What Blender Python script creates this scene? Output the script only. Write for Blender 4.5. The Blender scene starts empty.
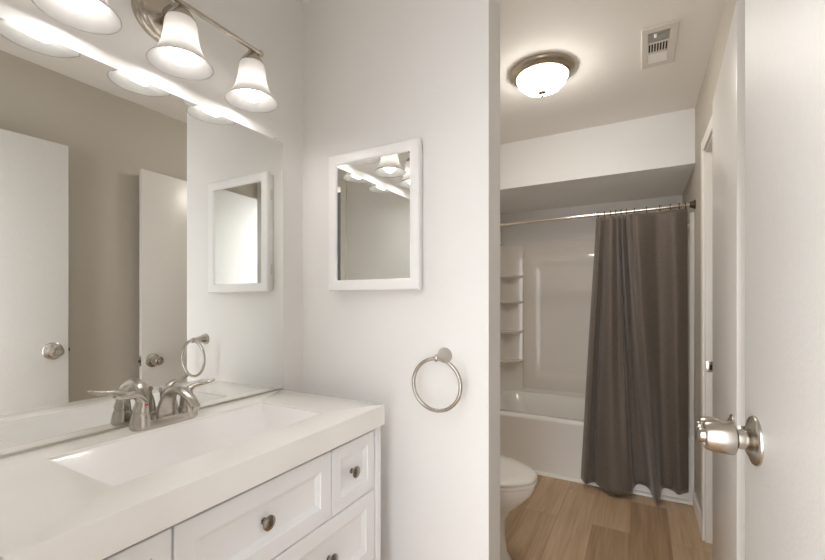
import bpy, bmesh, math, random
from mathutils import Vector, Matrix

S = bpy.context.scene
C = S.collection
random.seed(7)
H = 1.2          # eye height of the camera

# ------------------------------------------------------------------ camera, world, exposure
cd = bpy.data.cameras.new('camera'); cam = bpy.data.objects.new('camera', cd); C.objects.link(cam)
cd.sensor_width = 36.0; cd.lens = 36.0 * 411.0 / 825.0; cd.shift_y = 22.0 / 825.0; cd.clip_start = 0.02
cam.location = (0, 0, H); cam.rotation_euler = (math.pi / 2, 0, math.atan2(227.5, 411.0))
S.camera = cam

w = bpy.data.worlds.new('world'); S.world = w; w.use_nodes = True
w.node_tree.nodes['Background'].inputs[0].default_value = (0.985, 1.0, 1.02, 1)
w.node_tree.nodes['Background'].inputs[1].default_value = 2.75

S.view_settings.view_transform = 'Standard'
S.view_settings.look = 'None'
S.view_settings.exposure = 0.87
S.view_settings.gamma = 1.0
S.view_settings.use_curve_mapping = False
cy = S.cycles
cy.max_bounces = 16; cy.diffuse_bounces = 10; cy.glossy_bounces = 8; cy.transmission_bounces = 10
cy.caustics_reflective = True; cy.blur_glossy = 0.0
cy.sample_clamp_indirect = 12.0

BULB = 50.0       # radiance of the vanity bulbs at their lit lower cap
BULB_SIDE = 10.0   # radiance of the bulbs' diffusing sides
DOME = 23.5        # radiance of the flush ceiling lamp's glass
LAMP_COL = (1.0, 0.975, 0.94)

# ------------------------------------------------------------------ materials
def nd(nt, t, **kw):
    n = nt.nodes.new(t)
    for k, v in kw.items():
        setattr(n, k, v)
    return n

def mat(name, col, rough=0.5, metal=0.0, bump=0.0, bscale=200.0, spec=0.5, coat=0.0, var=0.0, vscale=3.0, stretch=None):
    m = bpy.data.materials.new(name); m.use_nodes = True
    nt = m.node_tree; p = nt.nodes['Principled BSDF']
    p.inputs['Base Color'].default_value = (*col, 1); p.inputs['Roughness'].default_value = rough
    p.inputs['Metallic'].default_value = metal; p.inputs['Specular IOR Level'].default_value = spec
    p.inputs['Coat Weight'].default_value = coat; p.inputs['Coat Roughness'].default_value = 0.05
    tc = nd(nt, 'ShaderNodeTexCoord')
    src = tc.outputs['Object']
    if stretch:
        mp = nd(nt, 'ShaderNodeMapping'); mp.inputs['Scale'].default_value = stretch
        nt.links.new(src, mp.inputs['Vector']); src = mp.outputs['Vector']
    if bump:
        n = nd(nt, 'ShaderNodeTexNoise'); n.inputs['Scale'].default_value = bscale; n.inputs['Detail'].default_value = 3
        b = nd(nt, 'ShaderNodeBump'); b.inputs['Strength'].default_value = bump; b.inputs['Distance'].default_value = 0.002
        nt.links.new(src, n.inputs['Vector']); nt.links.new(n.outputs['Fac'], b.inputs['Height'])
        nt.links.new(b.outputs['Normal'], p.inputs['Normal'])
    if var:
        n = nd(nt, 'ShaderNodeTexNoise'); n.inputs['Scale'].default_value = vscale; n.inputs['Detail'].default_value = 4
        r = nd(nt, 'ShaderNodeValToRGB')
        r.color_ramp.elements[0].position = 0.3; r.color_ramp.elements[1].position = 0.7
        r.color_ramp.elements[0].color = (*[c * (1 - var) for c in col], 1)
        r.color_ramp.elements[1].color = (*[min(1, c * (1 + var)) for c in col], 1)
        nt.links.new(src, n.inputs['Vector']); nt.links.new(n.outputs['Fac'], r.inputs['Fac'])
        nt.links.new(r.outputs['Color'], p.inputs['Base Color'])
    return m

M = {}
M['wall'] = mat('wall_paint', (0.80, 0.79, 0.775), 0.75, bump=0.12, bscale=160, var=0.015)
M['taupe'] = mat('taupe_wall_paint', (0.50, 0.46, 0.395), 0.75, bump=0.12, bscale=160, var=0.02)
M['hall'] = mat('hall_darkness_black', (0.010, 0.010, 0.010), 0.9)  # near-black colour stands in for the unlit space beyond the doorway
M['ceil'] = mat('ceiling_paint', (0.84, 0.815, 0.775), 0.85, bump=0.15, bscale=120)
M['trim'] = mat('white_trim_paint', (0.80, 0.77, 0.72), 0.4)
M['door'] = mat('textured_door_paint', (0.66, 0.645, 0.62), 0.5, bump=0.3, bscale=230, var=0.015, vscale=90, stretch=(1, 1, 0.6))
M['door_b'] = mat('smooth_door_paint', (0.68, 0.655, 0.615), 0.3, bump=0.1, bscale=50, stretch=(1, 1, 0.1))
M['cab'] = mat('white_cabinet_paint', (0.88, 0.89, 0.905), 0.35)
M['frame'] = mat('white_lacquer', (0.86, 0.855, 0.85), 0.3)
M['gap'] = mat('cabinet_shadow_gap', (0.25, 0.24, 0.23), 0.8)
M['counter'] = mat('cultured_marble_top', (0.92, 0.90, 0.87), 0.12, coat=0.4, var=0.012, vscale=9)
M['basin'] = mat('white_basin', (0.93, 0.92, 0.92), 0.12, coat=0.5)
M['nickel'] = mat('brushed_nickel', (0.52, 0.485, 0.435), 0.25, metal=1.0, bump=0.05, bscale=300, stretch=(1, 1, 8))
M['nickel_b'] = mat('satin_nickel_fixture', (0.55, 0.51, 0.45), 0.22, metal=1.0)
M['bronze'] = mat('aged_nickel_trim', (0.42, 0.36, 0.28), 0.28, metal=1.0, bump=0.03, bscale=200)
M['chrome'] = mat('polished_rod', (0.72, 0.66, 0.58), 0.15, metal=1.0)
M['darkmetal'] = mat('dark_metal', (0.10, 0.085, 0.07), 0.35, metal=0.8)
M['channel'] = mat('mirror_channel_metal', (0.72, 0.69, 0.63), 0.3, metal=1.0)
M['porcelain'] = mat('toilet_porcelain', (0.80, 0.775, 0.735), 0.1, coat=0.5)
M['seat'] = mat('toilet_seat_plastic', (0.76, 0.725, 0.675), 0.22)
M['tub'] = mat('tub_acrylic', (0.86, 0.84, 0.80), 0.14, coat=0.5)
M['surround'] = mat('surround_acrylic', (0.78, 0.74, 0.68), 0.07, coat=0.5)
M['red'] = mat('red_dot', (0.7, 0.05, 0.03), 0.4)
M['dark'] = mat('dark_slot', (0.03, 0.028, 0.025), 0.9)
M['ventwhite'] = mat('vent_plastic', (0.70, 0.66, 0.60), 0.5)
M['ventgrey'] = mat('vent_damper_grey', (0.36, 0.34, 0.32), 0.5)
M['ventlens'] = mat('vent_bright_louver', (0.85, 0.83, 0.80), 0.4)

def mirror_mat(name, col):
    m = bpy.data.materials.new(name); m.use_nodes = True
    p = m.node_tree.nodes['Principled BSDF']
    p.inputs['Base Color'].default_value = (*col, 1); p.inputs['Metallic'].default_value = 1; p.inputs['Roughness'].default_value = 0.0
    return m
M['mirror'] = mirror_mat('silvered_glass', (0.86, 0.865, 0.845))
M['bevel'] = mirror_mat('bevelled_mirror_edge', (0.88, 0.885, 0.87))

def shade_mat():
    m = bpy.data.materials.new('frosted_white_glass'); m.use_nodes = True
    nt = m.node_tree; p = nt.nodes['Principled BSDF']; out = nt.nodes['Material Output']
    p.inputs['Base Color'].default_value = (0.32, 0.312, 0.302, 1); p.inputs['Roughness'].default_value = 0.35; p.inputs['Specular IOR Level'].default_value = 0.2
    t = nd(nt, 'ShaderNodeBsdfTranslucent'); t.inputs['Color'].default_value = (0.74, 0.72, 0.70, 1)
    x = nd(nt, 'ShaderNodeMixShader'); x.inputs[0].default_value = 0.5
    nt.links.new(p.outputs[0], x.inputs[1]); nt.links.new(t.outputs[0], x.inputs[2]); nt.links.new(x.outputs[0], out.inputs[0])
    return m
M['shade'] = shade_mat()

def emit_mat(name, col, strength, spots=False):
    m = bpy.data.materials.new(name); m.use_nodes = True
    nt = m.node_tree; p = nt.nodes['Principled BSDF']
    p.inputs['Base Color'].default_value = (0.85, 0.83, 0.8, 1); p.inputs['Roughness'].default_value = 0.25
    p.inputs['Emission Color'].default_value = (*col, 1); p.inputs['Emission Strength'].default_value = strength
    return m
def bulb_mat():
    m = emit_mat('lit_bulb', LAMP_COL, BULB); nt = m.node_tree; p = nt.nodes['Principled BSDF']
    tc = nd(nt, 'ShaderNodeTexCoord'); sx = nd(nt, 'ShaderNodeSeparateXYZ'); mr = nd(nt, 'ShaderNodeMapRange', interpolation_type='SMOOTHSTEP')
    mr.inputs['From Min'].default_value = -0.60; mr.inputs['From Max'].default_value = -0.95
    mr.inputs['To Min'].default_value = BULB_SIDE; mr.inputs['To Max'].default_value = BULB
    nt.links.new(tc.outputs['Normal'], sx.inputs[0]); nt.links.new(sx.outputs['Z'], mr.inputs['Value']); nt.links.new(mr.outputs['Result'], p.inputs['Emission Strength'])
    return m
M['bulb'] = bulb_mat()
def dome_mat():
    m = emit_mat('lit_dome_glass', (1.0, 0.955, 0.89), DOME); nt = m.node_tree; p = nt.nodes['Principled BSDF']
    tc = nd(nt, 'ShaderNodeTexCoord'); sx = nd(nt, 'ShaderNodeSeparateXYZ'); mr = nd(nt, 'ShaderNodeMapRange')
    mr.inputs['From Min'].default_value = -0.03; mr.inputs['From Max'].default_value = -0.10
    mr.inputs['To Min'].default_value = DOME * 0.30; mr.inputs['To Max'].default_value = DOME * 1.55
    nt.links.new(tc.outputs['Object'], sx.inputs[0]); nt.links.new(sx.outputs['Z'], mr.inputs['Value']); nt.links.new(mr.outputs['Result'], p.inputs['Emission Strength'])
    return m
M['dome'] = dome_mat()

def floor_mat():
    m = bpy.data.materials.new('oak_vinyl_planks'); m.use_nodes = True
    nt = m.node_tree; p = nt.nodes['Principled BSDF']; L = nt.links.new
    tc = nd(nt, 'ShaderNodeTexCoord')
    mp = nd(nt, 'ShaderNodeMapping'); mp.inputs['Rotation'].default_value = (0, 0, math.pi / 2); mp.inputs['Location'].default_value = (0.31, 0.045, 0)
    L(tc.outputs['Object'], mp.inputs['Vector'])
    br = nd(nt, 'ShaderNodeTexBrick'); br.offset = 0.37; br.offset_frequency = 2
    br.inputs['Color1'].default_value = (0, 0, 0, 1); br.inputs['Color2'].default_value = (1, 1, 1, 1); br.inputs['Mortar'].default_value = (0.5, 0.5, 0.5, 1)
    br.inputs['Scale'].default_value = 1.0; br.inputs['Mortar Size'].default_value = 0.0007; br.inputs['Mortar Smooth'].default_value = 0.3
    br.inputs['Brick Width'].default_value = 1.05; br.inputs['Row Height'].default_value = 0.18
    L(mp.outputs['Vector'], br.inputs['Vector'])
    # grain, stretched along the plank
    g = nd(nt, 'ShaderNodeMapping'); g.inputs['Scale'].default_value = (26, 1.6, 1)
    add = nd(nt, 'ShaderNodeVectorMath', operation='ADD'); sc = nd(nt, 'ShaderNodeVectorMath', operation='SCALE'); sc.inputs['Scale'].default_value = 7.3
    L(br.outputs['Color'], sc.inputs[0]); L(tc.outputs['Object'], add.inputs[0]); L(sc.outputs[0], add.inputs[1]); L(add.outputs[0], g.inputs['Vector'])
    n1 = nd(nt, 'ShaderNodeTexNoise'); n1.inputs['Scale'].default_value = 1.0; n1.inputs['Detail'].default_value = 6; n1.inputs['Roughness'].default_value = 0.6; n1.inputs['Distortion'].default_value = 0.6
    L(g.outputs['Vector'], n1.inputs['Vector'])
    g2 = nd(nt, 'ShaderNodeMapping'); g2.inputs['Scale'].default_value = (110, 3.5, 1); L(add.outputs[0], g2.inputs['Vector'])
    n2 = nd(nt, 'ShaderNodeTexNoise'); n2.inputs['Scale'].default_value = 1.0; n2.inputs['Detail'].default_value = 3; L(g2.outputs['Vector'], n2.inputs['Vector'])
    mx = nd(nt, 'ShaderNodeMix', data_type='FLOAT'); mx.inputs['Factor'].default_value = 0.35
    L(n1.outputs['Fac'], mx.inputs['A']); L(n2.outputs['Fac'], mx.inputs['B'])
    m2 = nd(nt, 'ShaderNodeMix', data_type='FLOAT'); m2.inputs['Factor'].default_value = 0.24
    L(mx.outputs['Result'], m2.inputs['A']); L(br.outputs['Color'], m2.inputs['B'])
    r = nd(nt, 'ShaderNodeValToRGB'); cr = r.color_ramp
    cr.elements[0].position = 0.22; cr.elements[0].color = (0.22, 0.135, 0.076, 1)
    cr.elements[1].position = 0.78; cr.elements[1].color = (0.62, 0.455, 0.30, 1)
    e = cr.elements.new(0.5); e.color = (0.43, 0.29, 0.175, 1)
    L(m2.outputs['Result'], r.inputs['Fac'])
    mm = nd(nt, 'ShaderNodeMix', data_type='RGBA'); mm.inputs['B'].default_value = (0.22, 0.14, 0.085, 1)
    L(br.outputs['Fac'], mm.inputs['Factor']); L(r.outputs['Color'], mm.inputs['A']); L(mm.outputs['Result'], p.inputs['Base Color'])
    p.inputs['Roughness'].default_value = 0.42
    b = nd(nt, 'ShaderNodeBump'); b.inputs['Strength'].default_value = 0.15; b.inputs['Distance'].default_value = 0.002
    L(n2.outputs['Fac'], b.inputs['Height']); L(b.outputs['Normal'], p.inputs['Normal'])
    return m
M['floor'] = floor_mat()

def curtain_mat():
    m = bpy.data.materials.new('woven_brown_fabric'); m.use_nodes = True
    nt = m.node_tree; p = nt.nodes['Principled BSDF']; L = nt.links.new
    tc = nd(nt, 'ShaderNodeTexCoord')
    a = nd(nt, 'ShaderNodeMapping'); a.inputs['Scale'].default_value = (40, 40, 900)
    c = nd(nt, 'ShaderNodeMapping'); c.inputs['Scale'].default_value = (700, 700, 40)
    n1 = nd(nt, 'ShaderNodeTexNoise'); n1.inputs['Scale'].default_value = 1; n2 = nd(nt, 'ShaderNodeTexNoise'); n2.inputs['Scale'].default_value = 1
    L(tc.outputs['Object'], a.inputs['Vector']); L(tc.outputs['Object'], c.inputs['Vector'])
    L(a.outputs['Vector'], n1.inputs['Vector']); L(c.outputs['Vector'], n2.inputs['Vector'])
    mx = nd(nt, 'ShaderNodeMath', operation='ADD'); L(n1.outputs['Fac'], mx.inputs[0]); L(n2.outputs['Fac'], mx.inputs[1])
    r = nd(nt, 'ShaderNodeValToRGB'); r.color_ramp.elements[0].position = 0.7; r.color_ramp.elements[1].position = 1.3
    r.color_ramp.elements[0].color = (0.066, 0.049, 0.038, 1); r.color_ramp.elements[1].color = (0.125, 0.097, 0.076, 1)
    L(mx.outputs[0], r.inputs['Fac']); L(r.outputs['Color'], p.inputs['Base Color'])
    p.inputs['Roughness'].default_value = 0.55; p.inputs['Sheen Weight'].default_value = 0.3
    b = nd(nt, 'ShaderNodeBump'); b.inputs['Strength'].default_value = 0.2; b.inputs['Distance'].default_value = 0.001
    L(mx.outputs[0], b.inputs['Height']); L(b.outputs['Normal'], p.inputs['Normal'])
    return m
M['curtain'] = curtain_mat()

# ------------------------------------------------------------------ mesh helpers
WM = {}                                   # world matrix of every root / part
def wm(o): return WM.get(o.name, Matrix())

def obj(name, bm, m, parent=None, local=False, smooth=40, flip=True):
    """link bm (in world coordinates, unless local) as one mesh object under parent"""
    if flip: bmesh.ops.recalc_face_normals(bm, faces=bm.faces[:])
    base = wm(parent) if parent else Matrix()
    if not local and parent: bm.transform(base.inverted())
    me = bpy.data.meshes.new(name); bm.to_mesh(me); bm.free()
    for x in (m if isinstance(m, list) else [m]): me.materials.append(M[x])
    if smooth:
        for f in me.polygons: f.use_smooth = True
        me.set_sharp_from_angle(angle=math.radians(smooth))
    o = bpy.data.objects.new(name, me); C.objects.link(o)
    if parent: o.parent = parent
    WM[o.name] = base.copy()
    return o

def thing(name, label, cat, loc=(0, 0, 0), rz=0.0, group=None):
    o = bpy.data.objects.new(name, None); o.empty_display_size = 0.05; C.objects.link(o)
    o.location = loc; o.rotation_euler = (0, 0, rz)
    WM[o.name] = Matrix.Translation(Vector(loc)) @ Matrix.Rotation(rz, 4, 'Z')
    tag(o, label, cat, group); return o

def tag(o, label, cat=None, group=None, kind=None):
    o['label'] = label
    if cat: o['category'] = cat
    if group: o['group'] = group
    if kind: o['kind'] = kind
    return o

def struct(name, bm, m, label, cat, parent=None, smooth=40):
    o = obj(name, bm, m, parent, smooth=smooth)
    if not parent: tag(o, label, cat, kind='structure')
    return o

def new(): return bmesh.new()

def box(bm, x0, x1, y0, y1, z0, z1, bevel=0.0, seg=2, mi=0):
    r = bmesh.ops.create_cube(bm, size=1.0)
    vs = r['verts']
    for v in vs:
        v.co = Vector((x0 if v.co.x < 0 else x1, y0 if v.co.y < 0 else y1, z0 if v.co.z < 0 else z1))
    fs = list({f for v in vs for f in v.link_faces})
    if mi:
        for f in fs: f.material_index = mi
    if bevel:
        es = list({e for v in vs for e in v.link_edges})
        bmesh.ops.bevel(bm, geom=es, offset=bevel, segments=seg, affect='EDGES', profile=0.5)
    return bm

def loft(bm, loops, cap0=True, cap1=True, closed=True):
    rows = [[bm.verts.new(p) for p in lp] for lp in loops]
    n = len(rows[0])
    for a, b in zip(rows, rows[1:]):
        for i in range(n if closed else n - 1):
            j = (i + 1) % n
            bm.faces.new((a[i], a[j], b[j], b[i]))
    if cap0: bm.faces.new(rows[0][::-1])
    if cap1: bm.faces.new(rows[-1])
    return rows

def lathe(bm, prof, origin=(0, 0, 0), axis=(0, 0, 1), seg=32, sx=1.0, cap=True):
    """prof: list of (radius, height along axis)"""
    ax = Vector(axis).normalized(); q = Vector((0, 0, 1)).rotation_difference(ax)
    o = Vector(origin); rows = []
    for r, h in prof:
        if r < 1e-6:
            rows.append([bm.verts.new(o + q @ Vector((0, 0, h)))])
        else:
            rows.append([bm.verts.new(o + q @ Vector((r * sx * math.cos(2 * math.pi * k / seg), r * math.sin(2 * math.pi * k / seg), h))) for k in range(seg)])
    for a, b in zip(rows, rows[1:]):
        if len(a) == 1 and len(b) == 1: continue
        for k in range(seg):
            j = (k + 1) % seg
            if len(a) == 1: bm.faces.new((a[0], b[j], b[k]))
            elif len(b) == 1: bm.faces.new((a[k], a[j], b[0]))
            else: bm.faces.new((a[k], a[j], b[j], b[k]))
    if cap:
        if len(rows[0]) > 1: bm.faces.new(rows[0][::-1])
        if len(rows[-1]) > 1: bm.faces.new(rows[-1])
    return bm

def tube(bm, pts, radii, seg=16, flat=None, up=(0, 0, 1)):
    """sweep of ellipses along pts; radii: scalar, list or list of (a, b)"""
    P = [Vector(p) for p in pts]; n = len(P)
    if not isinstance(radii, (list, tuple)): radii = [radii] * n
    loops = []; u = Vector(up)
    for i in range(n):
        t = (P[min(i + 1, n - 1)] - P[max(i - 1, 0)]).normalized()
        s = t.cross(u)
        if s.length < 1e-4: s = t.cross(Vector((1, 0, 0)))
        s.normalize(); v = s.cross(t).normalized()
        ra = radii[i] if isinstance(radii[i], tuple) else (radii[i], radii[i])
        loops.append([P[i] + s * ra[0] * math.cos(2 * math.pi * k / seg) + v * ra[1] * math.sin(2 * math.pi * k / seg) for k in range(seg)])
    loft(bm, loops); return bm

def bez(p, n=12):
    """Catmull-Rom through the points"""
    P = [Vector(a) for a in p]; out = []
    Q = [P[0] * 2 - P[1]] + P + [P[-1] * 2 - P[-2]]
    for i in range(1, len(Q) - 2):
        for k in range(n):
            t = k / n; a, b, c, d = Q[i - 1:i + 3]
            out.append(0.5 * ((2 * b) + (c - a) * t + (2 * a - 5 * b + 4 * c - d) * t * t + (3 * b - a - 3 * c + d) * t ** 3))
    out.append(P[-1]); return out

def cr1(vals, n):
    P = [2 * vals[0] - vals[1]] + list(vals) + [2 * vals[-1] - vals[-2]]; out = []
    for i in range(1, len(P) - 2):
        for k in range(n):
            t = k / n; a, b_, c, d = P[i - 1:i + 3]
            out.append(0.5 * (2 * b_ + (c - a) * t + (2 * a - 5 * b_ + 4 * c - d) * t * t + (3 * b_ - a - 3 * c + d) * t ** 3))
    out.append(vals[-1]); return out

def rrect(x0, x1, y0, y1, z, r, n=6):
    """rounded rectangle loop, counter-clockwise"""
    out = []
    for cx, cyy, a0 in ((x1 - r, y1 - r, 0), (x0 + r, y1 - r, 90), (x0 + r, y0 + r, 180), (x1 - r, y0 + r, 270)):
        for k in range(n + 1):
            a = math.radians(a0 + 90 * k / n)
            out.append((cx + r * math.cos(a), cyy + r * math.sin(a), z))
    return out

def torus(bm, center, R, r, axis, seg=48, ms=12):
    q = Vector((0, 0, 1)).rotation_difference(Vector(axis).normalized()); c = Vector(center)
    g = [[bm.verts.new(c + q @ Vector(((R + r * math.cos(b)) * math.cos(a), (R + r * math.cos(b)) * math.sin(a), r * math.sin(b))))
          for b in [2 * math.pi * j / ms for j in range(ms)]] for a in [2 * math.pi * i / seg for i in range(seg)]]
    for i in range(seg):
        for j in range(ms):
            bm.faces.new((g[i][j], g[(i + 1) % seg][j], g[(i + 1) % seg][(j + 1) % ms], g[i][(j + 1) % ms]))
    return bm

# ------------------------------------------------------------------ the setting
XL, XR = -1.14, 0.286            # vanity / right wall faces
YP0, YP1, XP = 1.183, 1.298, -0.395   # partition wall with the medicine cabinet
YB, YF = 0.13, 3.77              # wall with the entry doorway, wall behind the tub
ZC = 2.350
YT = 2.94                        # tub apron and soffit face
ZD = 1.965                       # door heads
OA, OB = 1.925, 2.52             # closet opening in the right wall

struct('floor', box(new(), XL - 0.1, 1.0, -1.2, YF + 0.1, -0.05, 0), 'floor', 'oak-look vinyl plank floor running through the bathroom', 'floor', smooth=0)
struct('ceiling', box(new(), XL - 0.1, 1.0, -0.025, YF + 0.1, ZC, ZC + 0.05), 'ceil', 'flat painted ceiling over vanity nook and toilet area', 'ceiling', smooth=0)
struct('wall_left', box(new(), XL - 0.1, XL, -0.025, YF + 0.1, 0, ZC), 'wall', 'off-white wall carrying the vanity mirror and the bell-shade light', 'wall', smooth=0)
b = new()
box(b, XR, XR + 0.1, -0.025, OA, 0, ZC); box(b, XR, XR + 0.1, OB, YF + 0.1, 0, ZC); box(b, XR, XR + 0.1, OA, OB, ZD, ZC)
struct('wall_right', b, 'taupe', 'long taupe wall behind the two open doors, seen in the vanity mirror', 'wall', smooth=0)
struct('wall_partition', box(new(), XL, XP, YP0, YP1, 0, ZC), 'wall', 'off-white partition wall with the medicine cabinet and towel ring', 'wall', smooth=0)
struct('wall_far', box(new(), XL, XR, YF, YF + 0.1, 0, ZC), 'wall', 'wall behind the bathtub under the soffit', 'wall', smooth=0)
b = new(); box(b, XL, -0.530, 0.035, YB, 0, ZC); box(b, 0.228, XR, 0.035, YB, 0, ZC); box(b, -0.530, 0.228, 0.035, YB, ZD, ZC)
struct('wall_back', b, 'wall', 'wall with the entry doorway, reflected in the medicine cabinet', 'wall', smooth=0)
struct('soffit', box(new(), XL, XR, YT, YF, 2.022, ZC), 'wall', 'boxed soffit dropped from the ceiling above the bathtub', 'soffit', smooth=0)
# closet niche behind the opening in the right wall
b = new()
box(b, 0.95, 1.0, 1.7, 2.8, 0, ZC); box(b, XR + 0.1, 0.95, 1.7, 1.75, 0, ZC); box(b, XR + 0.1, 0.95, 2.75, 2.8, 0, ZC)
struct('wall_closet', b, 'wall', 'walls of the closet behind the folded-back door', 'wall', smooth=0)
struct('hall_darkness_panel', box(new(), 0.30, 0.36, -1.2, 0.03, 0, ZC), 'hall', 'added near-black panel standing in for the darkness beyond the entry doorway', 'wall', smooth=0)  # added panel: keeps the doorway dark in the cabinet mirror
# entry doorway casing on the room side
b = new()
box(b, -0.575, -0.530, YB, YB + 0.014, 0, ZD + 0.045, 0.003); box(b, -0.5295, 0.25, YB, YB + 0.013, ZD, ZD + 0.045, 0.003)
struct('trim_1', b, 'trim', 'white casing around the entry doorway, seen in the cabinet mirror', 'door casing')
# closet opening: casing on the wall and the jamb with its stop
b = new()
box(b, XR - 0.012, XR, OB - 0.006, OB + 0.055, 0, ZD + 0.055, 0.004)
box(b, XR - 0.009, XR, OA - 0.055, OA + 0.006, 0, ZD + 0.055, 0.003)
box(b, XR - 0.011, XR, OA + 0.0065, OB - 0.0065, ZD - 0.006, ZD + 0.055, 0.004)
tr = struct('trim_2', b, 'trim', 'white casing around the closet opening beside the shower curtain', 'door casing')
b = new()
box(b, XR, XR + 0.1, OB - 0.016, OB, 0, ZD, 0.001); box(b, XR, XR + 0.1, OA, OB - 0.016, ZD - 0.016, ZD, 0.001)
box(b, XR + 0.042, XR + 0.075, OB - 0.028, OB - 0.016, 0, ZD - 0.016, 0.002)
jb = obj('door_jamb', b, 'trim', tr)
b = new(); box(b, XR + 0.003, XR + 0.040, OB - 0.0185, OB - 0.016, 0.852, 0.905, 0.0008)
sp = obj('strike_plate', b, 'nickel_b', jb); sp['label'] = 'small nickel strike plate let into the jamb'
b = new(); box(b, XR + 0.016, XR + 0.029, OB - 0.0192, OB - 0.0184, 0.864, 0.891)
obj('strike_hole', b, 'dark', jb)
# baseboards, tub base strip
def baseboard(name, x0, x1, y0, y1, h, label):
    b = new(); box(b, x0, x1, y0, y1, 0, h, 0.004)
    return struct(name, b, 'trim', label, 'baseboard')
baseboard('baseboard_right', XR - 0.013, XR, OB + 0.055, YT - 0.012, 0.085, 'short white baseboard between the closet casing and the bathtub')
baseboard('baseboard_partition', XL + 0.46, XP, YP0 - 0.012, YP0, 0.085, 'white baseboard at the foot of the partition wall')
baseboard('baseboard_left', XL, XL + 0.012, YP1, YT - 0.012, 0.085, 'white baseboard behind the toilet')
b = new()
lp = []
for x in (XL, XR - 0.0005):
    lp.append([(x, YT, 0), (x, YT - 0.018, 0), (x, YT - 0.017, 0.008), (x, YT - 0.012, 0.015), (x, YT - 0.005, 0.019), (x, YT, 0.02)])
loft(b, lp)
struct('trim_3', b, 'trim', 'white quarter-round strip along the foot of the bathtub', 'trim strip')

# ------------------------------------------------------------------ doors
def knob_set(door, y, z, x=0.0, turn=True):
    """privacy knob: rosette on the face at local x, knob pointing to -X; local door coordinates"""
    b = new()
    lathe(b, [(0.0125, 0.006), (0.0125, 0.0135), (0.0160, 0.0145), (0.0165, 0.020), (0.0160, 0.0255), (0.0130, 0.0265), (0.0130, 0.028), (0.0250, 0.0290), (0.0274, 0.0305), (0.0280, 0.034), (0.0276, 0.046), (0.0262, 0.058), (0.0240, 0.0685), (0.0222, 0.0715), (0.0200, 0.0722), (0.0185, 0.0712), (0.0180, 0.069), (0.0, 0.069)],
          (x, y, z), (-1, 0, 0), 40)
    k = obj('door_knob', b, 'nickel', door, local=True)
    b = new(); lathe(b, [(0.0405, 0.0), (0.0405, 0.003), (0.0390, 0.0050), (0.0330, 0.0065), (0.0290, 0.009), (0.0200, 0.0135), (0.0170, 0.0145), (0, 0.0145)], (x, y, z), (-1, 0, 0), 48)
    obj('rosette', b, 'nickel', k, local=True)
    b = new(); lathe(b, [(0.0035, 0.0), (0.0035, 0.0035), (0, 0.0035)], (x - 0.0105, y + 0.021, z - 0.016), (-1, 0, 0), 12)
    obj('screw_hole', b, 'dark', k, local=True)
    b = new()
    if turn:
        lathe(b, [(0.0125, 0.066), (0.0125, 0.0765), (0.011, 0.079), (0.0, 0.0795)], (x, y, z), (-1, 0, 0), 24)
    else:
        box(b, x - 0.076, x - 0.068, y - 0.003, y + 0.003, z - 0.009, z + 0.009, 0.001)
    obj('thumb_turn', b, 'nickel', k, local=True)
    return k

def make_door(name, hinge, rz, wdt, thk, m, label, ky, kz):
    b = new(); box(b, 0, thk, 0, wdt, 0.012, ZD - 0.006, 0.0015, 2)
    o = obj(name, b, m, None)
    o.location = (*hinge, 0); o.rotation_euler = (0, 0, rz)
    WM[o.name] = Matrix.Translation((*hinge, 0)) @ Matrix.Rotation(rz, 4, 'Z')
    tag(o, label, 'door', kind='structure')
    knob_set(o, ky, kz)
    b = new(); box(b, thk * 0.5 - 0.008, thk * 0.5 + 0.008, wdt, wdt + 0.0012, kz - 0.028, kz + 0.028, 0.0005)
    lp = obj('latch_plate', b, 'nickel_b', o, local=True)
    b = new(); box(b, thk * 0.5 - 0.005, thk * 0.5 + 0.005, wdt + 0.001, wdt + 0.010, kz - 0.008, kz + 0.008, 0.002)
    obj('latch_bolt', b, 'darkmetal', lp, local=True)
    for hz in (0.2, 1.0, 1.75):
        b = new(); lathe(b, [(0.005, 0), (0.005, 0.085)], (thk + 0.004, -0.006, hz), seg=12)
        obj('hinge', b, 'nickel_b', o, local=True)
    return o
# entry door, folded back against the right wall, hinge near the entry doorway
d1 = make_door('door_1', (0.2115, 0.190), math.radians(3.5), 0.751, 0.035, 'door', 'near white textured door at the right edge, with the large nickel knob', 0.690, 0.968)
# closet door, folded flat against the right wall; its latch edge faces the camera
h2 = Vector((0.2405, 1.915)); e2 = Vector((0.2125, 1.30)); dv = e2 - h2
make_door('door_2', h2, 0.0, dv.length, 0.024, 'door_b', 'narrower white closet door folded against the right wall behind the near door', dv.length - 0.06, 0.862)
o2 = bpy.data.objects['door_2']
o2.rotation_euler = (0, 0, math.atan2(-dv.x, dv.y))   # local +Y runs from hinge to latch
# the leaf's room face must look to -X: mirror the leaf's thickness for the reversed swing
for oo in [o2] + list(o2.children) + [g for c in o2.children for g in c.children]:
    bmx = bmesh.new(); bmx.from_mesh(oo.data)
    bmx.transform(Matrix.Scale(-1, 4, Vector((1, 0, 0))))
    bmesh.ops.reverse_faces(bmx, faces=bmx.faces[:]); bmx.to_mesh(oo.data); bmx.free()

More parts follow.
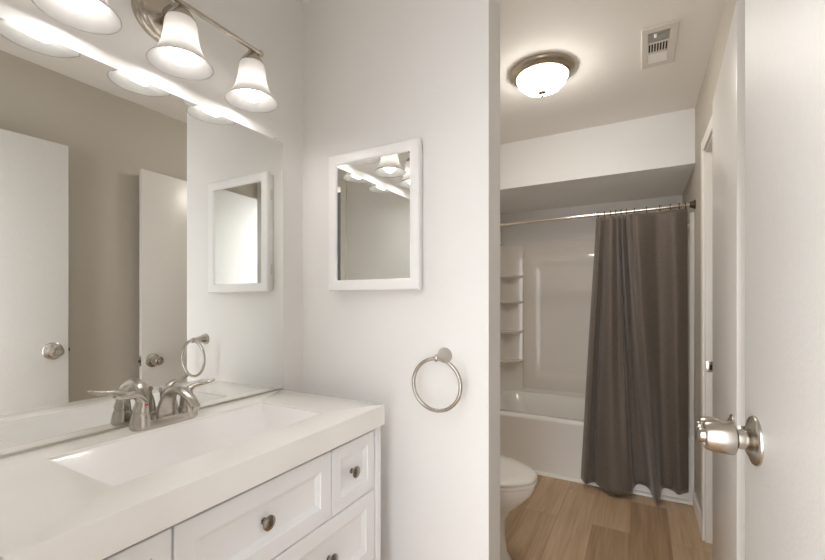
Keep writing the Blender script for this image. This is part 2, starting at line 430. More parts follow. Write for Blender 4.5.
# ------------------------------------------------------------------ vanity cabinet
XV = -0.705                      # drawer faces
VY0, VY1 = 0.215, 1.0725
van = thing('vanity_cabinet', 'white shaker vanity cabinet with nickel knobs under the sink counter', 'cabinet', (XL, 0.638, 0))
b = new()
box(b, XL + 0.004, XV - 0.020, VY0, VY1, 0.10, 0.799)
box(b, XV - 0.020, XV - 0.0015, VY1 - 0.026, VY1, 0.10, 0.819, 0.001); box(b, XV - 0.020, XV - 0.0015, VY0, VY0 + 0.022, 0.10, 0.819, 0.001)
obj('carcass', b, 'cab', van)
b = new(); box(b, XL + 0.02, XV - 0.06, VY0 + 0.005, VY1 - 0.005, 0, 0.10); obj('toe_kick', b, 'cab', van)

def knob(y, z, parent):
    b = new()
    lathe(b, [(0.0075, 0), (0.0075, 0.002), (0.0048, 0.004), (0.0045, 0.012), (0.007, 0.0145), (0.0150, 0.0155), (0.0162, 0.017), (0.0160, 0.0195), (0.012, 0.0222), (0.006, 0.0235), (0, 0.0238)], (XV, y, z), (1, 0, 0), 28)
    return obj('knob', b, 'bronze_knob', parent)
M['bronze_knob'] = mat('dark_nickel_knob', (0.30, 0.27, 0.235), 0.2, metal=1.0)

def drawer(y0, y1, z0, z1, bw, ky=None, kz=None, name='drawer'):
    """shaker front: flat rails and stiles, an ogee step down to a recessed panel"""
    b = new(); t = 0.018
    def R(i, x): return [(x, y0 + i, z0 + i), (x, y1 - i, z0 + i), (x, y1 - i, z1 - i), (x, y0 + i, z1 - i)]
    loft(b, [R(0, XV - t), R(0, XV - 0.0015), R(0.0015, XV), R(bw, XV), R(bw + 0.002, XV - 0.003), R(bw + 0.006, XV - 0.0045), R(bw + 0.012, XV - 0.009), R(bw + 0.015, XV - 0.010)])
    o = obj(name, b, 'cab', van, smooth=25)
    if ky is not None: 
        k = knob(ky, kz, o)
        for v in k.data.vertices: v.co.x -= 0.010
    return o
g = 0.0022; zt0, zt1 = 0.6365, 0.811
drawer(0.239, 0.4205 - g, zt0, zt1, 0.033, 0.33, 0.715)
drawer(0.4205 + g, 0.839 - g, zt0, zt1, 0.040, 0.624, 0.725)
drawer(0.839 + g, 1.034, zt0, zt1, 0.033, 0.9345, 0.722)
for za, zb in ((0.424, zt0 - 2 * g), (0.13, 0.424 - 2 * g)):
    drawer(0.239, 0.638 - g, za, zb, 0.040, 0.438, (za + zb) / 2)
    drawer(0.638 + g, 1.034, za, zb, 0.040, 0.836, (za + zb) / 2)

# ------------------------------------------------------------------ counter with integral basin
ZT = H - 0.317                    # 0.883
top = thing('vanity_countertop', 'glossy off-white countertop with a moulded rectangular sink', 'countertop', (XL, 0.638, 0.8))
bx0, bx1, by0, by1 = -1.054, -0.796, 0.370, 0.910     # basin mouth
cx0, cx1, cy0, cy1 = XL + 0.003, -0.691, 0.200, 1.074
b = new()
def sq(x0, x1, y0, y1, z, r=0.004): return rrect(x0, x1, y0, y1, z, r, 3)
loft(b, [sq(cx0, cx1, cy0, cy1, ZT - 0.061), sq(cx0, cx1, cy0, cy1, ZT - 0.004), sq(cx0, cx1 - 0.001, cy0, cy1, ZT - 0.001), sq(cx0, cx1 - 0.004, cy0 + 0.003, cy1 - 0.003, ZT),
         sq(bx0 - 0.003, bx1 + 0.003, by0 - 0.003, by1 + 0.003, ZT, 0.006), sq(bx0, bx1, by0, by1, ZT - 0.003, 0.006), sq(bx0 + 0.001, bx1 - 0.001, by0 + 0.001, by1 - 0.001, ZT - 0.02, 0.006)], cap0=False, cap1=False)
obj('slab', b, 'counter', top, smooth=30)
b = new()
lo = [sq(bx0 + 0.001, bx1 - 0.001, by0 + 0.001, by1 - 0.001, ZT - 0.004, 0.006), sq(bx0 + 0.006, bx1 - 0.006, by0 + 0.008, by1 - 0.008, ZT - 0.010, 0.008),
      sq(bx0 + 0.130, bx1 - 0.026, by0 + 0.075, by1 - 0.075, ZT - 0.068, 0.008), sq(bx0 + 0.140, bx1 - 0.032, by0 + 0.088, by1 - 0.088, ZT - 0.074, 0.008),
      sq(bx0 + 0.165, bx1 - 0.055, 0.622, 0.658, ZT - 0.077, 0.012)]
loft(b, lo, cap0=False)
obj('basin', b, 'basin', top, smooth=30, flip=False)
b = new(); lathe(b, [(0.0, 0.004), (0.010, 0.004), (0.016, 0.003), (0.019, 0.001), (0.019, -0.001)], (-0.871, 0.640, ZT - 0.077), seg=28, cap=False); obj('drain', b, 'nickel_b', top)

# ------------------------------------------------------------------ faucet
fx, fy = -1.090, 0.630
fa = thing('faucet', 'brushed nickel two-lever centerset faucet behind the sink', 'faucet', (fx, fy, ZT))
b = new()
lo = []
for s, z in ((1.0, 0.0), (1.0, 0.006), (0.97, 0.012), (0.90, 0.018), (0.80, 0.021)):
    lo.append([(fx + 0.027 * s * math.copysign(abs(math.cos(a)) ** 0.8, math.cos(a)), fy + 0.082 * (0.75 + 0.25 * s) * math.copysign(abs(math.sin(a)) ** 0.55, math.sin(a)), ZT + z) for a in [2 * math.pi * k / 40 for k in range(40)]])
loft(b, lo); obj('base_plate', b, 'nickel', fa)
# spout: a broad arched body that narrows to the outlet
pts = bez([(fx - 0.002, fy, ZT + 0.012), (fx + 0.004, fy, ZT + 0.050), (fx + 0.028, fy, ZT + 0.083), (fx + 0.066, fy, ZT + 0.092), (fx + 0.104, fy, ZT + 0.078), (fx + 0.128, fy, ZT + 0.057)], 8)
n = len(pts); rr = []
for i in range(n):
    t = i / (n - 1)
    rr.append((0.0125 - 0.004 * t, 0.012 * (1 - t) ** 1.5 + 0.0125))
b = new(); tube(b, pts, rr, 24, up=(0, 1, 0))
spo = obj('spout', b, 'nickel', fa)
b = new(); e = Vector(pts[-1]); tdir = (Vector(pts[-1]) - Vector(pts[-2])).normalized()
lathe(b, [(0.0095, -0.003), (0.0095, 0.006), (0.0075, 0.007), (0, 0.006)], e, tdir, 20); obj('aerator', b, 'nickel_b', spo)
b = new(); lathe(b, [(0.0028, 0.0), (0.0028, 0.064), (0.0050, 0.067), (0.0055, 0.073), (0.004, 0.077), (0, 0.078)], (fx - 0.020, fy, ZT + 0.012), seg=14); obj('lift_rod', b, 'nickel', fa)
for s in (-1, 1):
    yy = fy + s * 0.060
    b = new()
    lathe(b, [(0.0260, 0.004), (0.0255, 0.012), (0.0225, 0.026), (0.0205, 0.0345), (0.0195, 0.036), (0.0195, 0.0375)], (fx, yy, ZT), seg=32)
    hd = obj('handle', b, 'nickel', fa)
    b = new()
    p = bez([(fx, yy, ZT + 0.0375), (fx, yy, ZT + 0.046), (fx + 0.001, yy - s * 0.001, ZT + 0.060), (fx + 0.002, yy + s * 0.003, ZT + 0.074), (fx + 0.005, yy + s * 0.016, ZT + 0.0845), (fx + 0.010, yy + s * 0.034, ZT + 0.0865), (fx + 0.015, yy + s * 0.053, ZT + 0.089), (fx + 0.019, yy + s * 0.068, ZT + 0.0955)], 6)
    rk = cr1([0.0195, 0.0190, 0.0165, 0.0130, 0.0098, 0.0085, 0.0075, 0.0055], 6); rz_ = cr1([0.0195, 0.0190, 0.0160, 0.0110, 0.0070, 0.0056, 0.0048, 0.0032], 6)
    tube(b, p, [(c, a) for a, c in zip(rk, rz_)], 22, up=(1, 0, 0))
    obj('lever', b, 'nickel', hd)
    if s < 0:
        b = new(); lathe(b, [(0.0032, 0), (0.0028, 0.0015), (0, 0.002)], (fx + 0.0185, yy + 0.003, ZT + 0.062), (1, 0.2, 0.3), 14)
        dt = obj('hot_marker', b, 'red', hd); dt['label'] = 'tiny red hot-water dot'

# ------------------------------------------------------------------ wall mirror over the vanity
MZ0, MZ1, MY0, MY1, MX = 0.8895, H + 0.577, 0.205, 1.079, XL
mir = thing('wall_mirror', 'large frameless mirror hanging on the wall behind the faucet', 'mirror', (XL, 0.64, MZ0))
b = new(); bw = 0.011
b2 = new()
def RR(i, x): return [(x, MY0 + i, MZ0 + i), (x, MY1 - i, MZ0 + i), (x, MY1 - i, MZ1 - i), (x, MY0 + i, MZ1 - i)]
rows = [[b.verts.new(q) for q in RR(bw, MX + 0.006)]]
b.faces.new(rows[0])
loft(b2, [RR(0, MX + 0.001), RR(0, MX + 0.0057), RR(bw, MX + 0.006)], cap0=True, cap1=False)
gl = obj('glass', b, 'mirror', mir, smooth=0)
obj('bevelled_edge', b2, 'bevel', gl, smooth=0)
b = new(); box(b, MX + 0.0005, MX + 0.0085, MY0, MY1, MZ0 - 0.005, MZ0 - 0.0005, 0.0005); box(b, MX + 0.0068, MX + 0.0085, MY0, MY1, MZ0 - 0.003, MZ0 + 0.0008, 0.0004)
obj('channel', b, 'channel', mir)
for yy in (1.045,):
    b = new(); box(b, MX + 0.0005, MX + 0.009, yy - 0.006, yy + 0.006, MZ1 - 0.004, MZ1 + 0.008, 0.001); obj('clip', b, 'channel', mir)

# ------------------------------------------------------------------ vanity light
LX, LZ = XL + 0.100, H + 0.768
vl = thing('vanity_light', 'brushed nickel bar light with three frosted bell shades above the mirror', 'wall light', (XL, 0.641, LZ))
b = new(); lathe(b, [(0.070, 0), (0.070, 0.006), (0.066, 0.011), (0.060, 0.013), (0.058, 0.020), (0.050, 0.026), (0.020, 0.030), (0.014, 0.034), (0, 0.034)], (XL, 0.641, LZ + 0.004), (1, 0, 0), 48); obj('backplate', b, 'nickel_b', vl)
b = new(); tube(b, bez([(XL + 0.03, 0.641, LZ + 0.004), (XL + 0.06, 0.641, LZ + 0.006), (LX + 0.006, 0.641, LZ + 0.002)], 6), 0.010, 16); obj('arm', b, 'nickel_b', vl)
b = new(); tube(b, [(LX + 0.012, 0.405, LZ), (LX + 0.012, 0.876, LZ)], 0.0065, 16)
bar = obj('bar', b, 'nickel_b', vl)
for yy, s in ((0.405, -1), (0.876, 1)):
    b = new(); lathe(b, [(0.0065, -0.002), (0.0095, 0.003), (0.0105, 0.008), (0.0085, 0.014), (0.004, 0.0175), (0, 0.018)], (LX + 0.012, yy, LZ), (0, s, 0), 18); obj('finial', b, 'nickel_b', bar)
for yy in (0.418, 0.641, 0.864):
    b = new()
    lathe(b, [(0.0, 0.006), (0.009, 0.004), (0.012, 0.0), (0.012, -0.008), (0.020, -0.014), (0.027, -0.024), (0.0345, -0.036), (0.0345, -0.040), (0.030, -0.040), (0.0, -0.030)], (LX, yy, LZ), seg=32)
    hold = obj('shade_holder', b, 'nickel_b', vl)
    zr = H + 0.616
    out = [(0.0300, 0.106), (0.0345, 0.102), (0.0375, 0.094), (0.0395, 0.080), (0.0415, 0.062), (0.0445, 0.046), (0.0500, 0.030), (0.0585, 0.015), (0.0680, 0.004), (0.0715, 0.0), (0.0722, -0.001)]
    out = [(r * (1 + 0.06 * max(0, 1 - h / 0.06)), h * 1.11) for r, h in out]
    inn = [(r - 0.0028, h + 0.0005) for r, h in out[::-1]]
    b = new(); lathe(b, out + inn, (LX, yy, zr), seg=48, cap=False)
    sh = obj('glass_shade', b, 'shade', hold)
    b = new()
    R = 0.030; zc = 0.030
    prof = [(0, zc - R)] + [(R * math.sin(math.radians(a)), zc - R * math.cos(math.radians(a))) for a in range(12, 145, 12)] + [(0.0135, 0.064), (0.0135, 0.085), (0, 0.085)]
    lathe(b, prof, (LX, yy, zr), seg=28)
    obj('bulb', b, 'bulb', hold)

# ------------------------------------------------------------------ medicine cabinet
mx0, mx1, mz0, mz1, my = -0.978, -0.609, H + 0.040, H + 0.520, 1.142
mc = thing('medicine_cabinet', 'white framed medicine cabinet with mirror door on the partition wall', 'cabinet', ((mx0 + mx1) / 2, YP0, mz0))
b = new(); box(b, mx0 + 0.008, mx1 - 0.008, my + 0.0185, YP0, mz0 + 0.008, mz1 - 0.008, 0.001); obj('body', b, 'frame', mc)
b = new()
def FR(i, y): return [(mx0 + i, y, mz0 + i), (mx1 - i, y, mz0 + i), (mx1 - i, y, mz1 - i), (mx0 + i, y, mz1 - i)]
loft(b, [FR(0, my + 0.018), FR(0, my + 0.004), FR(0.003, my + 0.0005), FR(0.008, my), FR(0.028, my), FR(0.034, my + 0.002), FR(0.037, my + 0.007)], cap0=True, cap1=False)
dr = obj('cabinet_door', b, 'frame', mc, smooth=25)
b = new(); b.faces.new([b.verts.new(q) for q in FR(0.0365, my + 0.0065)]); obj('mirror_panel', b, 'mirror', dr, smooth=0)
for hz in (mz0 + 0.09, mz1 - 0.09):
    b = new(); lathe(b, [(0.0028, 0), (0.0028, 0.045)], (mx0 + 0.003, my + 0.021, hz - 0.022), seg=10); box(b, mx0 + 0.006, mx0 + 0.0085, my + 0.0185, my + 0.034, hz - 0.02, hz + 0.02)
    obj('hinge', b, 'channel', mc)

# ------------------------------------------------------------------ towel ring
tx, tz = -0.538, H - 0.168
ty = YP0 - 0.062
tr_ = thing('towel_ring', 'round brushed nickel towel ring below the medicine cabinet', 'towel ring', (tx, YP0, tz))
b = new(); lathe(b, [(0.0245, 0), (0.0245, 0.004), (0.0225, 0.010), (0.0160, 0.026), (0.0110, 0.042), (0.0092, 0.056), (0.0085, 0.064), (0.0065, 0.071), (0, 0.073)], (tx, YP0, tz), (0, -1, 0), 32)
obj('mount_post', b, 'nickel', tr_)
b = new(); torus(b, (tx, ty, tz - 0.0815), 0.0785, 0.0058, (0, 1, 0), 64, 14); obj('ring', b, 'nickel', tr_)
b = new(); torus(b, (tx, ty, tz - 0.0015), 0.0085, 0.0035, (1, 0, 0.0), 24, 10); obj('ring_clasp', b, 'nickel', tr_)

# ------------------------------------------------------------------ flush ceiling light
cx, cyy = -0.427, 2.105
cl = thing('ceiling_light', 'round flush ceiling lamp with nickel ring and glowing dome over the toilet area', 'ceiling light', (cx, cyy, ZC))
b = new(); lathe(b, [(0.155, 0), (0.1575, -0.004), (0.1565, -0.012), (0.148, -0.020), (0.144, -0.022), (0.141, -0.028), (0.130, -0.034), (0.124, -0.034), (0.124, -0.022), (0.124, 0)], (cx, cyy, ZC), seg=64, cap=False); obj('trim_ring', b, 'bronze', cl)
b = new(); lathe(b, [(0.1235, -0.026), (0.1225, -0.036), (0.112, -0.060), (0.090, -0.082), (0.060, -0.097), (0.030, -0.104), (0, -0.106)], (cx, cyy, ZC), seg=64, cap=False); obj('dome', b, 'dome', cl)
b = new(); lathe(b, [(0.0, -0.102), (0.020, -0.103), (0.021, -0.107), (0.015, -0.112), (0.008, -0.115), (0.0065, -0.120), (0.008, -0.124), (0.005, -0.129), (0, -0.130)], (cx, cyy, ZC), seg=24); obj('finial', b, 'bronze', cl)

# ------------------------------------------------------------------ ceiling vent
v0, v1, w0, w1 = 0.004, 0.143, 1.985, 2.318
ve = thing('ceiling_vent', 'rectangular ceiling vent grille with louvers next to the ceiling lamp', 'vent', ((v0 + v1) / 2, (w0 + w1) / 2, ZC))
i0, i1, j0, j1 = v0 + 0.026, v1 - 0.032, w0 + 0.035, w1 - 0.045
b = new()
def VR(i, z): return [(v0 + i, w0 + i, z), (v1 - i, w0 + i, z), (v1 - i, w1 - i, z), (v0 + i, w1 - i, z)]
def VI(i, z): return [(i0 + i, j0 + i, z), (i1 - i, j0 + i, z), (i1 - i, j1 - i, z), (i0 + i, j1 - i, z)]
loft(b, [VR(0, ZC), VR(0, ZC - 0.004), VR(0.004, ZC - 0.008), VI(-0.004, ZC - 0.009), VI(0, ZC - 0.008), VI(0, ZC - 0.001)], cap0=False, cap1=False)
obj('vent_frame', b, 'ventwhite', ve, smooth=25)
b = new(); box(b, i0, i1, j0, j1, ZC - 0.0012, ZC - 0.0002); obj('vent_recess', b, 'dark', ve)
L3 = (j1 - j0) / 3
b = new(); box(b, i0, i1, j0 + 0.006, j0 + L3 - 0.004, ZC - 0.006, ZC - 0.0016); 
for k in range(3): box(b, i0, i1, j0 + 0.008 + k * 0.024, j0 + 0.011 + k * 0.024, ZC - 0.0085, ZC - 0.006)
obj('damper', b, 'ventgrey', ve)
b = new(); lathe(b, [(0.006, 0), (0.006, -0.006), (0.004, -0.014), (0, -0.015)], (i0 + 0.028, j0 + 0.02, ZC - 0.006), seg=14); obj('damper_lever', b, 'ventlens', ve)
for yy in (j0 + L3, j0 + 2 * L3):
    b = new(); box(b, i0, i1, yy - 0.004, yy + 0.004, ZC - 0.0085, ZC - 0.0014); obj('cross_bar', b, 'ventwhite', ve)
for k in range(8):
    xx = i0 + (k + 0.15) * (i1 - i0) / 7.4
    b = new(); box(b, xx - 0.0022, xx + 0.0022, j0 + L3 + 0.004, j0 + 2 * L3 - 0.004, ZC - 0.008, ZC - 0.0014); obj('louver', b, 'ventwhite', ve)
b = new()
loft(b, [[(x, j0 + 2 * L3 + 0.004, ZC - 0.0018), (x, j0 + 2 * L3 + 0.004, ZC - 0.003), (x, j1 - 0.004, ZC - 0.011), (x, j1 - 0.004, ZC - 0.0018)] for x in (i0 + 0.001, i1 - 0.001)])
obj('angled_louver', b, 'ventlens', ve, smooth=0)

# ------------------------------------------------------------------ bathtub
TZ = 0.393
tubx0, tubx1, tuby1 = XL + 0.002, XR - 0.002, YF - 0.002
tb = thing('bathtub', 'off-white alcove bathtub with a plain apron below the soffit', 'bathtub', (-0.43, YT, 0))
b = new()
loft(b, [rrect(tubx0, tubx1, YT, tuby1, 0, 0.004), rrect(tubx0, tubx1, YT + 0.004, tuby1, 0.05, 0.004), rrect(tubx0, tubx1, YT + 0.004, tuby1, TZ - 0.035, 0.004),
         rrect(tubx0, tubx1, YT - 0.001, tuby1, TZ - 0.022, 0.006), rrect(tubx0, tubx1, YT, tuby1, TZ - 0.008, 0.008), rrect(tubx0 + 0.002, tubx1 - 0.002, YT + 0.008, tuby1, TZ, 0.012),
         rrect(tubx0 + 0.05, tubx1 - 0.07, YT + 0.085, tuby1 - 0.055, TZ, 0.13), rrect(tubx0 + 0.06, tubx1 - 0.08, YT + 0.095, tuby1 - 0.065, TZ - 0.012, 0.14),
         rrect(tubx0 + 0.13, tubx1 - 0.115, YT + 0.125, tuby1 - 0.095, 0.18, 0.15), rrect(tubx0 + 0.20, tubx1 - 0.14, YT + 0.15, tuby1 - 0.12, 0.09, 0.15),
         rrect(tubx0 + 0.27, tubx1 - 0.19, YT + 0.20, tuby1 - 0.17, 0.07, 0.13)], cap0=False)
obj('tub_shell', b, 'tub', tb, smooth=50)
b = new(); lathe(b, [(0, 0.004), (0.02, 0.004), (0.028, 0.001), (0.03, -0.002)], (XR - 0.30, 3.34, 0.071), seg=24, cap=False); obj('drain', b, 'nickel_b', tb)

# ------------------------------------------------------------------ tub surround
SZ0, SZ1 = TZ, 1.735
su = thing('tub_surround', 'glossy beige shower wall surround with moulded corner shelves above the tub', 'shower surround', (-0.43, YF, SZ0))
yb_, px0, px1 = YF - 0.012, -0.925, 0.05
b = new(); box(b, XL + 0.0015, XR - 0.0015, YF - 0.012, YF - 0.001, SZ0, SZ1, 0.003)
def PR(i, y): return [(px0 + i, y, SZ0 + 0.035 + i), (px1 - i, y, SZ0 + 0.035 + i), (px1 - i, y, SZ1 - 0.07 - i), (px0 + i, y, SZ1 - 0.07 - i)]
def PRr(i, y, r): return [(x, y, z) for x, z, _ in rrect(px0 + i, px1 - i, SZ0 + 0.035 + i, SZ1 - 0.07 - i, 0, r)]
loft(b, [PRr(0, yb_, 0.02), PRr(0.002, yb_ - 0.006, 0.02), PRr(0.008, yb_ - 0.009, 0.02), PRr(0.075, yb_ - 0.024, 0.05), PRr(0.10, yb_ - 0.026, 0.05), PRr(0.11, yb_ - 0.0255, 0.05), PRr(0.125, yb_ - 0.0225, 0.05), PRr(0.14, yb_ - 0.0185, 0.05), PRr(0.155, yb_ - 0.0155, 0.05), PRr(0.17, yb_ - 0.0150, 0.05)], cap0=False)
obj('back_panel', b, 'surround', su, smooth=60)
for x0, x1, nm in ((XL + 0.0015, XL + 0.012, 'left'), (XR - 0.012, XR - 0.0015, 'right')):
    b = new(); box(b, x0, x1, YT + 0.03, YF - 0.012, SZ0, SZ1, 0.002)
    obj('side_panel', b, 'surround', su)
    b = new()
    if nm == 'right': box(b, XR - 0.026, XR - 0.0015, YT + 0.006, YT + 0.03, SZ0, SZ1, 0.006)
    else: box(b, XL + 0.0015, XL + 0.026, YT + 0.006, YT + 0.03, SZ0, SZ1, 0.006)
    fl = obj('front_flange', b, 'trim', su); fl['label'] = 'white vertical edge flange of the surround'
    b = new()
    if nm == 'right': box(b, XR - 0.05, XR - 0.012, YT + 0.05, YF - 0.03, SZ1 - 0.075, SZ1 - 0.058, 0.006)
    else: box(b, XL + 0.012, XL + 0.03, YT + 0.05, YF - 0.03, SZ1 - 0.075, SZ1 - 0.058, 0.006)
    obj('ledge', b, 'surround', su)
# corner column: a shallow diagonal fillet that carries the shelves
b = new()
lo = []
for z in (SZ0 + 0.001, SZ1 - 0.02):
    lo.append([(XL + 0.012, YF - 0.013, z), (XL + 0.012, YF - 0.21, z), (XL + 0.018, YF - 0.195, z), (XL + 0.04, YF - 0.11, z), (XL + 0.08, YF - 0.065, z), (px0 - 0.03, YF - 0.036, z), (px0 - 0.004, YF - 0.03, z), (px0 - 0.004, YF - 0.013, z)])
loft(b, lo); obj('corner_column', b, 'surround', su, smooth=50)
for z in (1.435, 1.206, 0.940, 0.676):
    b = new(); lo = []
    for dz, k in ((-0.020, 0.93), (-0.006, 1.0), (0.0, 1.0), (0.004, 0.985)):
        pts = [(XL + 0.0125, YF - 0.0135, z + dz)]
        for i in range(13):
            a = math.radians(90 * i / 12)
            pts.append((XL + 0.0125 + 0.203 * k * math.cos(a), YF - 0.0135 - 0.19 * k * math.sin(a), z + dz))
        lo.append(pts)
    loft(b, lo); obj('corner_shelf', b, 'surround', su, smooth=30)

# ------------------------------------------------------------------ curtain rod, rings, curtain
YR = 2.922
def rod_z(x): return 1.755 + (x - XL) / (XR - XL) * 0.020
ro = thing('curtain_rod', 'nickel shower curtain rod spanning the tub alcove', 'curtain rod', (XR, YR, rod_z(XR)))
b = new(); tube(b, [(XL + 0.01, YR, rod_z(XL)), (-0.45, YR, rod_z(-0.45))], 0.0100, 20); obj('inner_tube', b, 'chrome', ro)
b = new(); tube(b, [(-0.46, YR, rod_z(-0.46)), (XR - 0.012, YR, rod_z(XR))], 0.0116, 20); obj('outer_tube', b, 'chrome', ro)
for x, s in ((XL, 1), (XR, -1)):
    b = new(); lathe(b, [(0.027, 0.0005), (0.027, 0.008), (0.021, 0.014), (0.016, 0.028), (0.0142, 0.030)], (x, YR, rod_z(x)), (s, 0, 0), 24); obj('end_cap', b, 'darkmetal', ro)

# folds: (top px-fraction u, x at top, x at bottom, y offset top, y offset bottom)
ctl = [(-0.250, -0.338, 0.004, 0.010, 0.050), (-0.222, -0.300, -0.036, -0.044, 0.040), (-0.196, -0.262, 0.010, 0.022, 0.036), (-0.172, -0.225, -0.034, -0.020, 0.033),
       (-0.150, -0.160, -0.040, -0.074, 0.030), (-0.132, -0.090, 0.008, -0.066, 0.028), (-0.120, -0.045, -0.032, -0.040, 0.032), (-0.108, -0.034, 0.014, 0.020, 0.050),
       (-0.094, -0.010, -0.032, 0.034, 0.072), (-0.078, 0.030, 0.014, 0.030, 0.070), (-0.062, 0.058, -0.044, 0.004, 0.050), (-0.040, 0.074, -0.032, -0.060, 0.032),
       (-0.020, 0.088, -0.048, -0.082, 0.028), (0.010, 0.100, -0.038, -0.060, 0.034), (0.050, 0.110, -0.012, -0.004, 0.075), (0.090, 0.130, 0.012, 0.020, 0.084),
       (0.130, 0.165, -0.004, 0.010, 0.084), (0.175, 0.195, -0.040, -0.032, 0.080), (0.215, 0.222, -0.022, -0.012, 0.084), (0.246, 0.248, 0.010, 0.012, 0.088)]
NU, NV = 6, 56
def cr(vals, n):
    P = [vals[0]] + vals + [vals[-1]]; out = []
    for i in range(1, len(P) - 2):
        for k in range(n):
            t = k / n; a, b_, c, d = P[i - 1:i + 3]
            out.append(0.5 * (2 * b_ + (c - a) * t + (2 * a - 5 * b_ + 4 * c - d) * t * t + (3 * b_ - a - 3 * c + d) * t ** 3))
    out.append(vals[-1]); return out
XT, XB, YTt, YBt, ZB = [cr([c[k] for c in ctl], NU) for k in range(5)]
b = new(); grid = []
for j in range(NV + 1):
    t = j / NV; row = []
    zt = 1.0
    for i in range(len(XT)):
        s = t ** 1.15
        x = XT[i] * (1 - s) + XB[i] * s
        x += 0.018 * math.sin(math.pi * t) * (1 - i / len(XT)) * (-0.3)
        y = YR - 0.012 + YTt[i] * (1 - s) * (0.55 + 0.45 * min(1, t * 6)) + YBt[i] * s - 0.040 * t
        y += 0.004 * math.sin(9 * t + i * 0.31) * t * (1 - t) * 2
        z = (rod_z(x) - 0.024) * (1 - t) + ZB[i] * t
        row.append(b.verts.new((x, min(y, YT - 0.006), z)))
    grid.append(row)
for j in range(NV):
    for i in range(len(XT) - 1):
        b.faces.new((grid[j][i], grid[j][i + 1], grid[j + 1][i + 1], grid[j + 1][i]))
cu = obj('shower_curtain', b, 'curtain', None, smooth=80)
so = cu.modifiers.new('thickness', 'SOLIDIFY'); so.thickness = 0.0016; so.offset = 0
tag(cu, 'dark taupe woven fabric shower curtain drawn to the right in front of tub', 'shower curtain')

ords = ['nearest the rod right end', 'second from the rod right end', 'third from the rod right end', 'fourth from the rod right end', 'fifth from the rod right end', 'sixth from the rod right end',
        'seventh from the rod right end', 'eighth from the rod right end', 'ninth from the rod right end', 'tenth from the rod right end', 'eleventh, second from the curtain left edge', 'last at the curtain left edge']
ring_x = [0.236, 0.205, 0.160, 0.105, 0.035, -0.030, -0.075, -0.105, -0.135, -0.165, -0.200, -0.238]
first = None
for x, od in zip(ring_x, ords):
    if first is None:
        b = new(); torus(b, (0, 0, -0.006), 0.0185, 0.0018, (1, 0, 0.12), 28, 8)
        lathe(b, [(0, -0.001), (0.004, 0.0), (0.0045, 0.003), (0.003, 0.006), (0, 0.0068)], (0, 0, 0.0115), seg=12)
        o = first = obj('curtain_ring', b, 'darkmetal', None)
    else:
        o = first.copy(); C.objects.link(o)
    o.location = (x, YR, rod_z(x))
    tag(o, 'dark metal curtain ring, ' + od, 'curtain ring', 'rings hanging the shower curtain on the rod')

# ------------------------------------------------------------------ toilet
ty0 = 1.862
to = thing('toilet', 'white toilet with closed lid beyond the partition wall', 'toilet', (XL + 0.38, ty0, 0))
def egg(xb, xf, hw, z, n=40, k=1.0):
    """elongated bowl outline: back at xb, nose at xf"""
    xm = xb + (xf - xb) * 0.42; out = []
    for i in range(n):
        a = 2 * math.pi * i / n; c, s = math.cos(a), math.sin(a)
        ex = (xf - xm) if c > 0 else (xm - xb)
        p = 1.0 if c > 0 else 0.75
        out.append((xm + ex * math.copysign(abs(c) ** p, c), ty0 + hw * math.copysign(abs(s) ** (0.95 if c > 0 else 0.85), s), z))
    return out
b = new()
loft(b, [egg(XL + 0.13, -0.515, 0.118, 0.0), egg(XL + 0.13, -0.512, 0.120, 0.015), egg(XL + 0.14, -0.535, 0.105, 0.05), egg(XL + 0.14, -0.545, 0.098, 0.14), egg(XL + 0.14, -0.540, 0.104, 0.20),
         egg(XL + 0.135, -0.505, 0.132, 0.255), egg(XL + 0.13, -0.452, 0.162, 0.305), egg(XL + 0.12, -0.418, 0.178, 0.345), egg(XL + 0.12, -0.408, 0.183, 0.372), egg(XL + 0.12, -0.410, 0.183, 0.386), egg(XL + 0.13, -0.418, 0.175, 0.390)])
obj('bowl', b, 'porcelain', to, smooth=50)
b = new()
loft(b, [egg(XL + 0.20, -0.404, 0.184, 0.3905), egg(XL + 0.198, -0.399, 0.187, 0.394), egg(XL + 0.198, -0.399, 0.187, 0.402), egg(XL + 0.20, -0.405, 0.183, 0.407)])
obj('seat', b, 'seat', to, smooth=50)
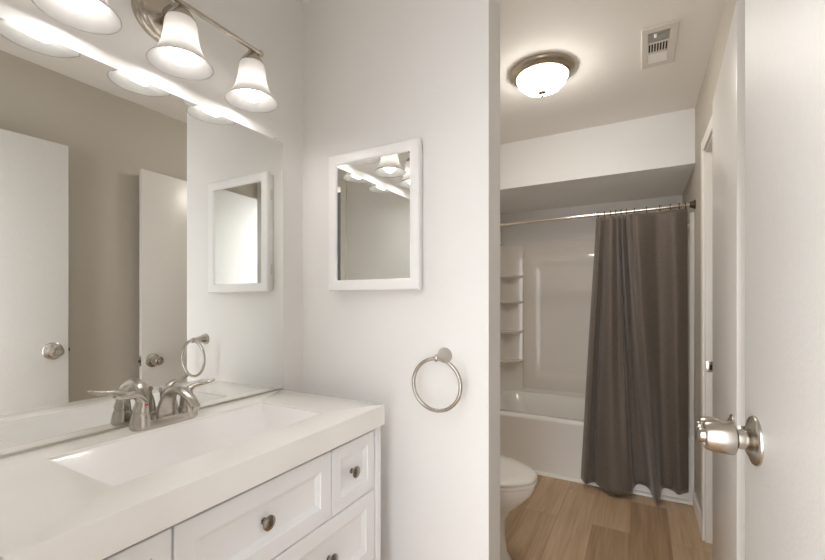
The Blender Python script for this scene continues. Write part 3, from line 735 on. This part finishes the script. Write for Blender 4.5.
b = new()
loft(b, [egg(XL + 0.20, -0.404, 0.183, 0.4085), egg(XL + 0.198, -0.400, 0.186, 0.412), egg(XL + 0.198, -0.401, 0.186, 0.420), egg(XL + 0.205, -0.412, 0.177, 0.427), egg(XL + 0.25, -0.47, 0.13, 0.431), egg(XL + 0.31, -0.56, 0.07, 0.433)])
obj('lid', b, 'seat', to, smooth=60)
b = new()
loft(b, [rrect(XL + 0.02, XL + 0.175, ty0 - 0.19, ty0 + 0.19, 0.375, 0.03), rrect(XL + 0.015, XL + 0.185, ty0 - 0.205, ty0 + 0.205, 0.43, 0.035), rrect(XL + 0.012, XL + 0.195, ty0 - 0.215, ty0 + 0.215, 0.70, 0.035)])
tk = obj('tank', b, 'porcelain', to)
b = new()
loft(b, [rrect(XL + 0.008, XL + 0.203, ty0 - 0.222, ty0 + 0.222, 0.701, 0.03), rrect(XL + 0.006, XL + 0.206, ty0 - 0.225, ty0 + 0.225, 0.708, 0.03), rrect(XL + 0.006, XL + 0.206, ty0 - 0.225, ty0 + 0.225, 0.726, 0.03), rrect(XL + 0.014, XL + 0.198, ty0 - 0.217, ty0 + 0.217, 0.735, 0.03)])
obj('tank_lid', b, 'porcelain', to)
b = new(); lathe(b, [(0.011, 0), (0.011, 0.008), (0, 0.009)], (XL + 0.193, ty0 - 0.15, 0.655), (1, 0, 0), 16); tube(b, [(XL + 0.204, ty0 - 0.15, 0.655), (XL + 0.208, ty0 - 0.075, 0.648)], [(0.004, 0.006), (0.005, 0.008)], 12)
obj('flush_lever', b, 'nickel_b', tk)
for s in (-1, 1):
    b = new(); lathe(b, [(0.013, 0), (0.013, 0.006), (0.009, 0.014), (0, 0.017)], (XL + 0.32, ty0 + s * 0.107, 0.012), seg=16); obj('bolt_cap', b, 'porcelain', to)
    b = new(); box(b, XL + 0.20, XL + 0.235, ty0 + s * 0.075 - 0.02, ty0 + s * 0.075 + 0.02, 0.392, 0.434, 0.006); obj('seat_hinge', b, 'seat', to)
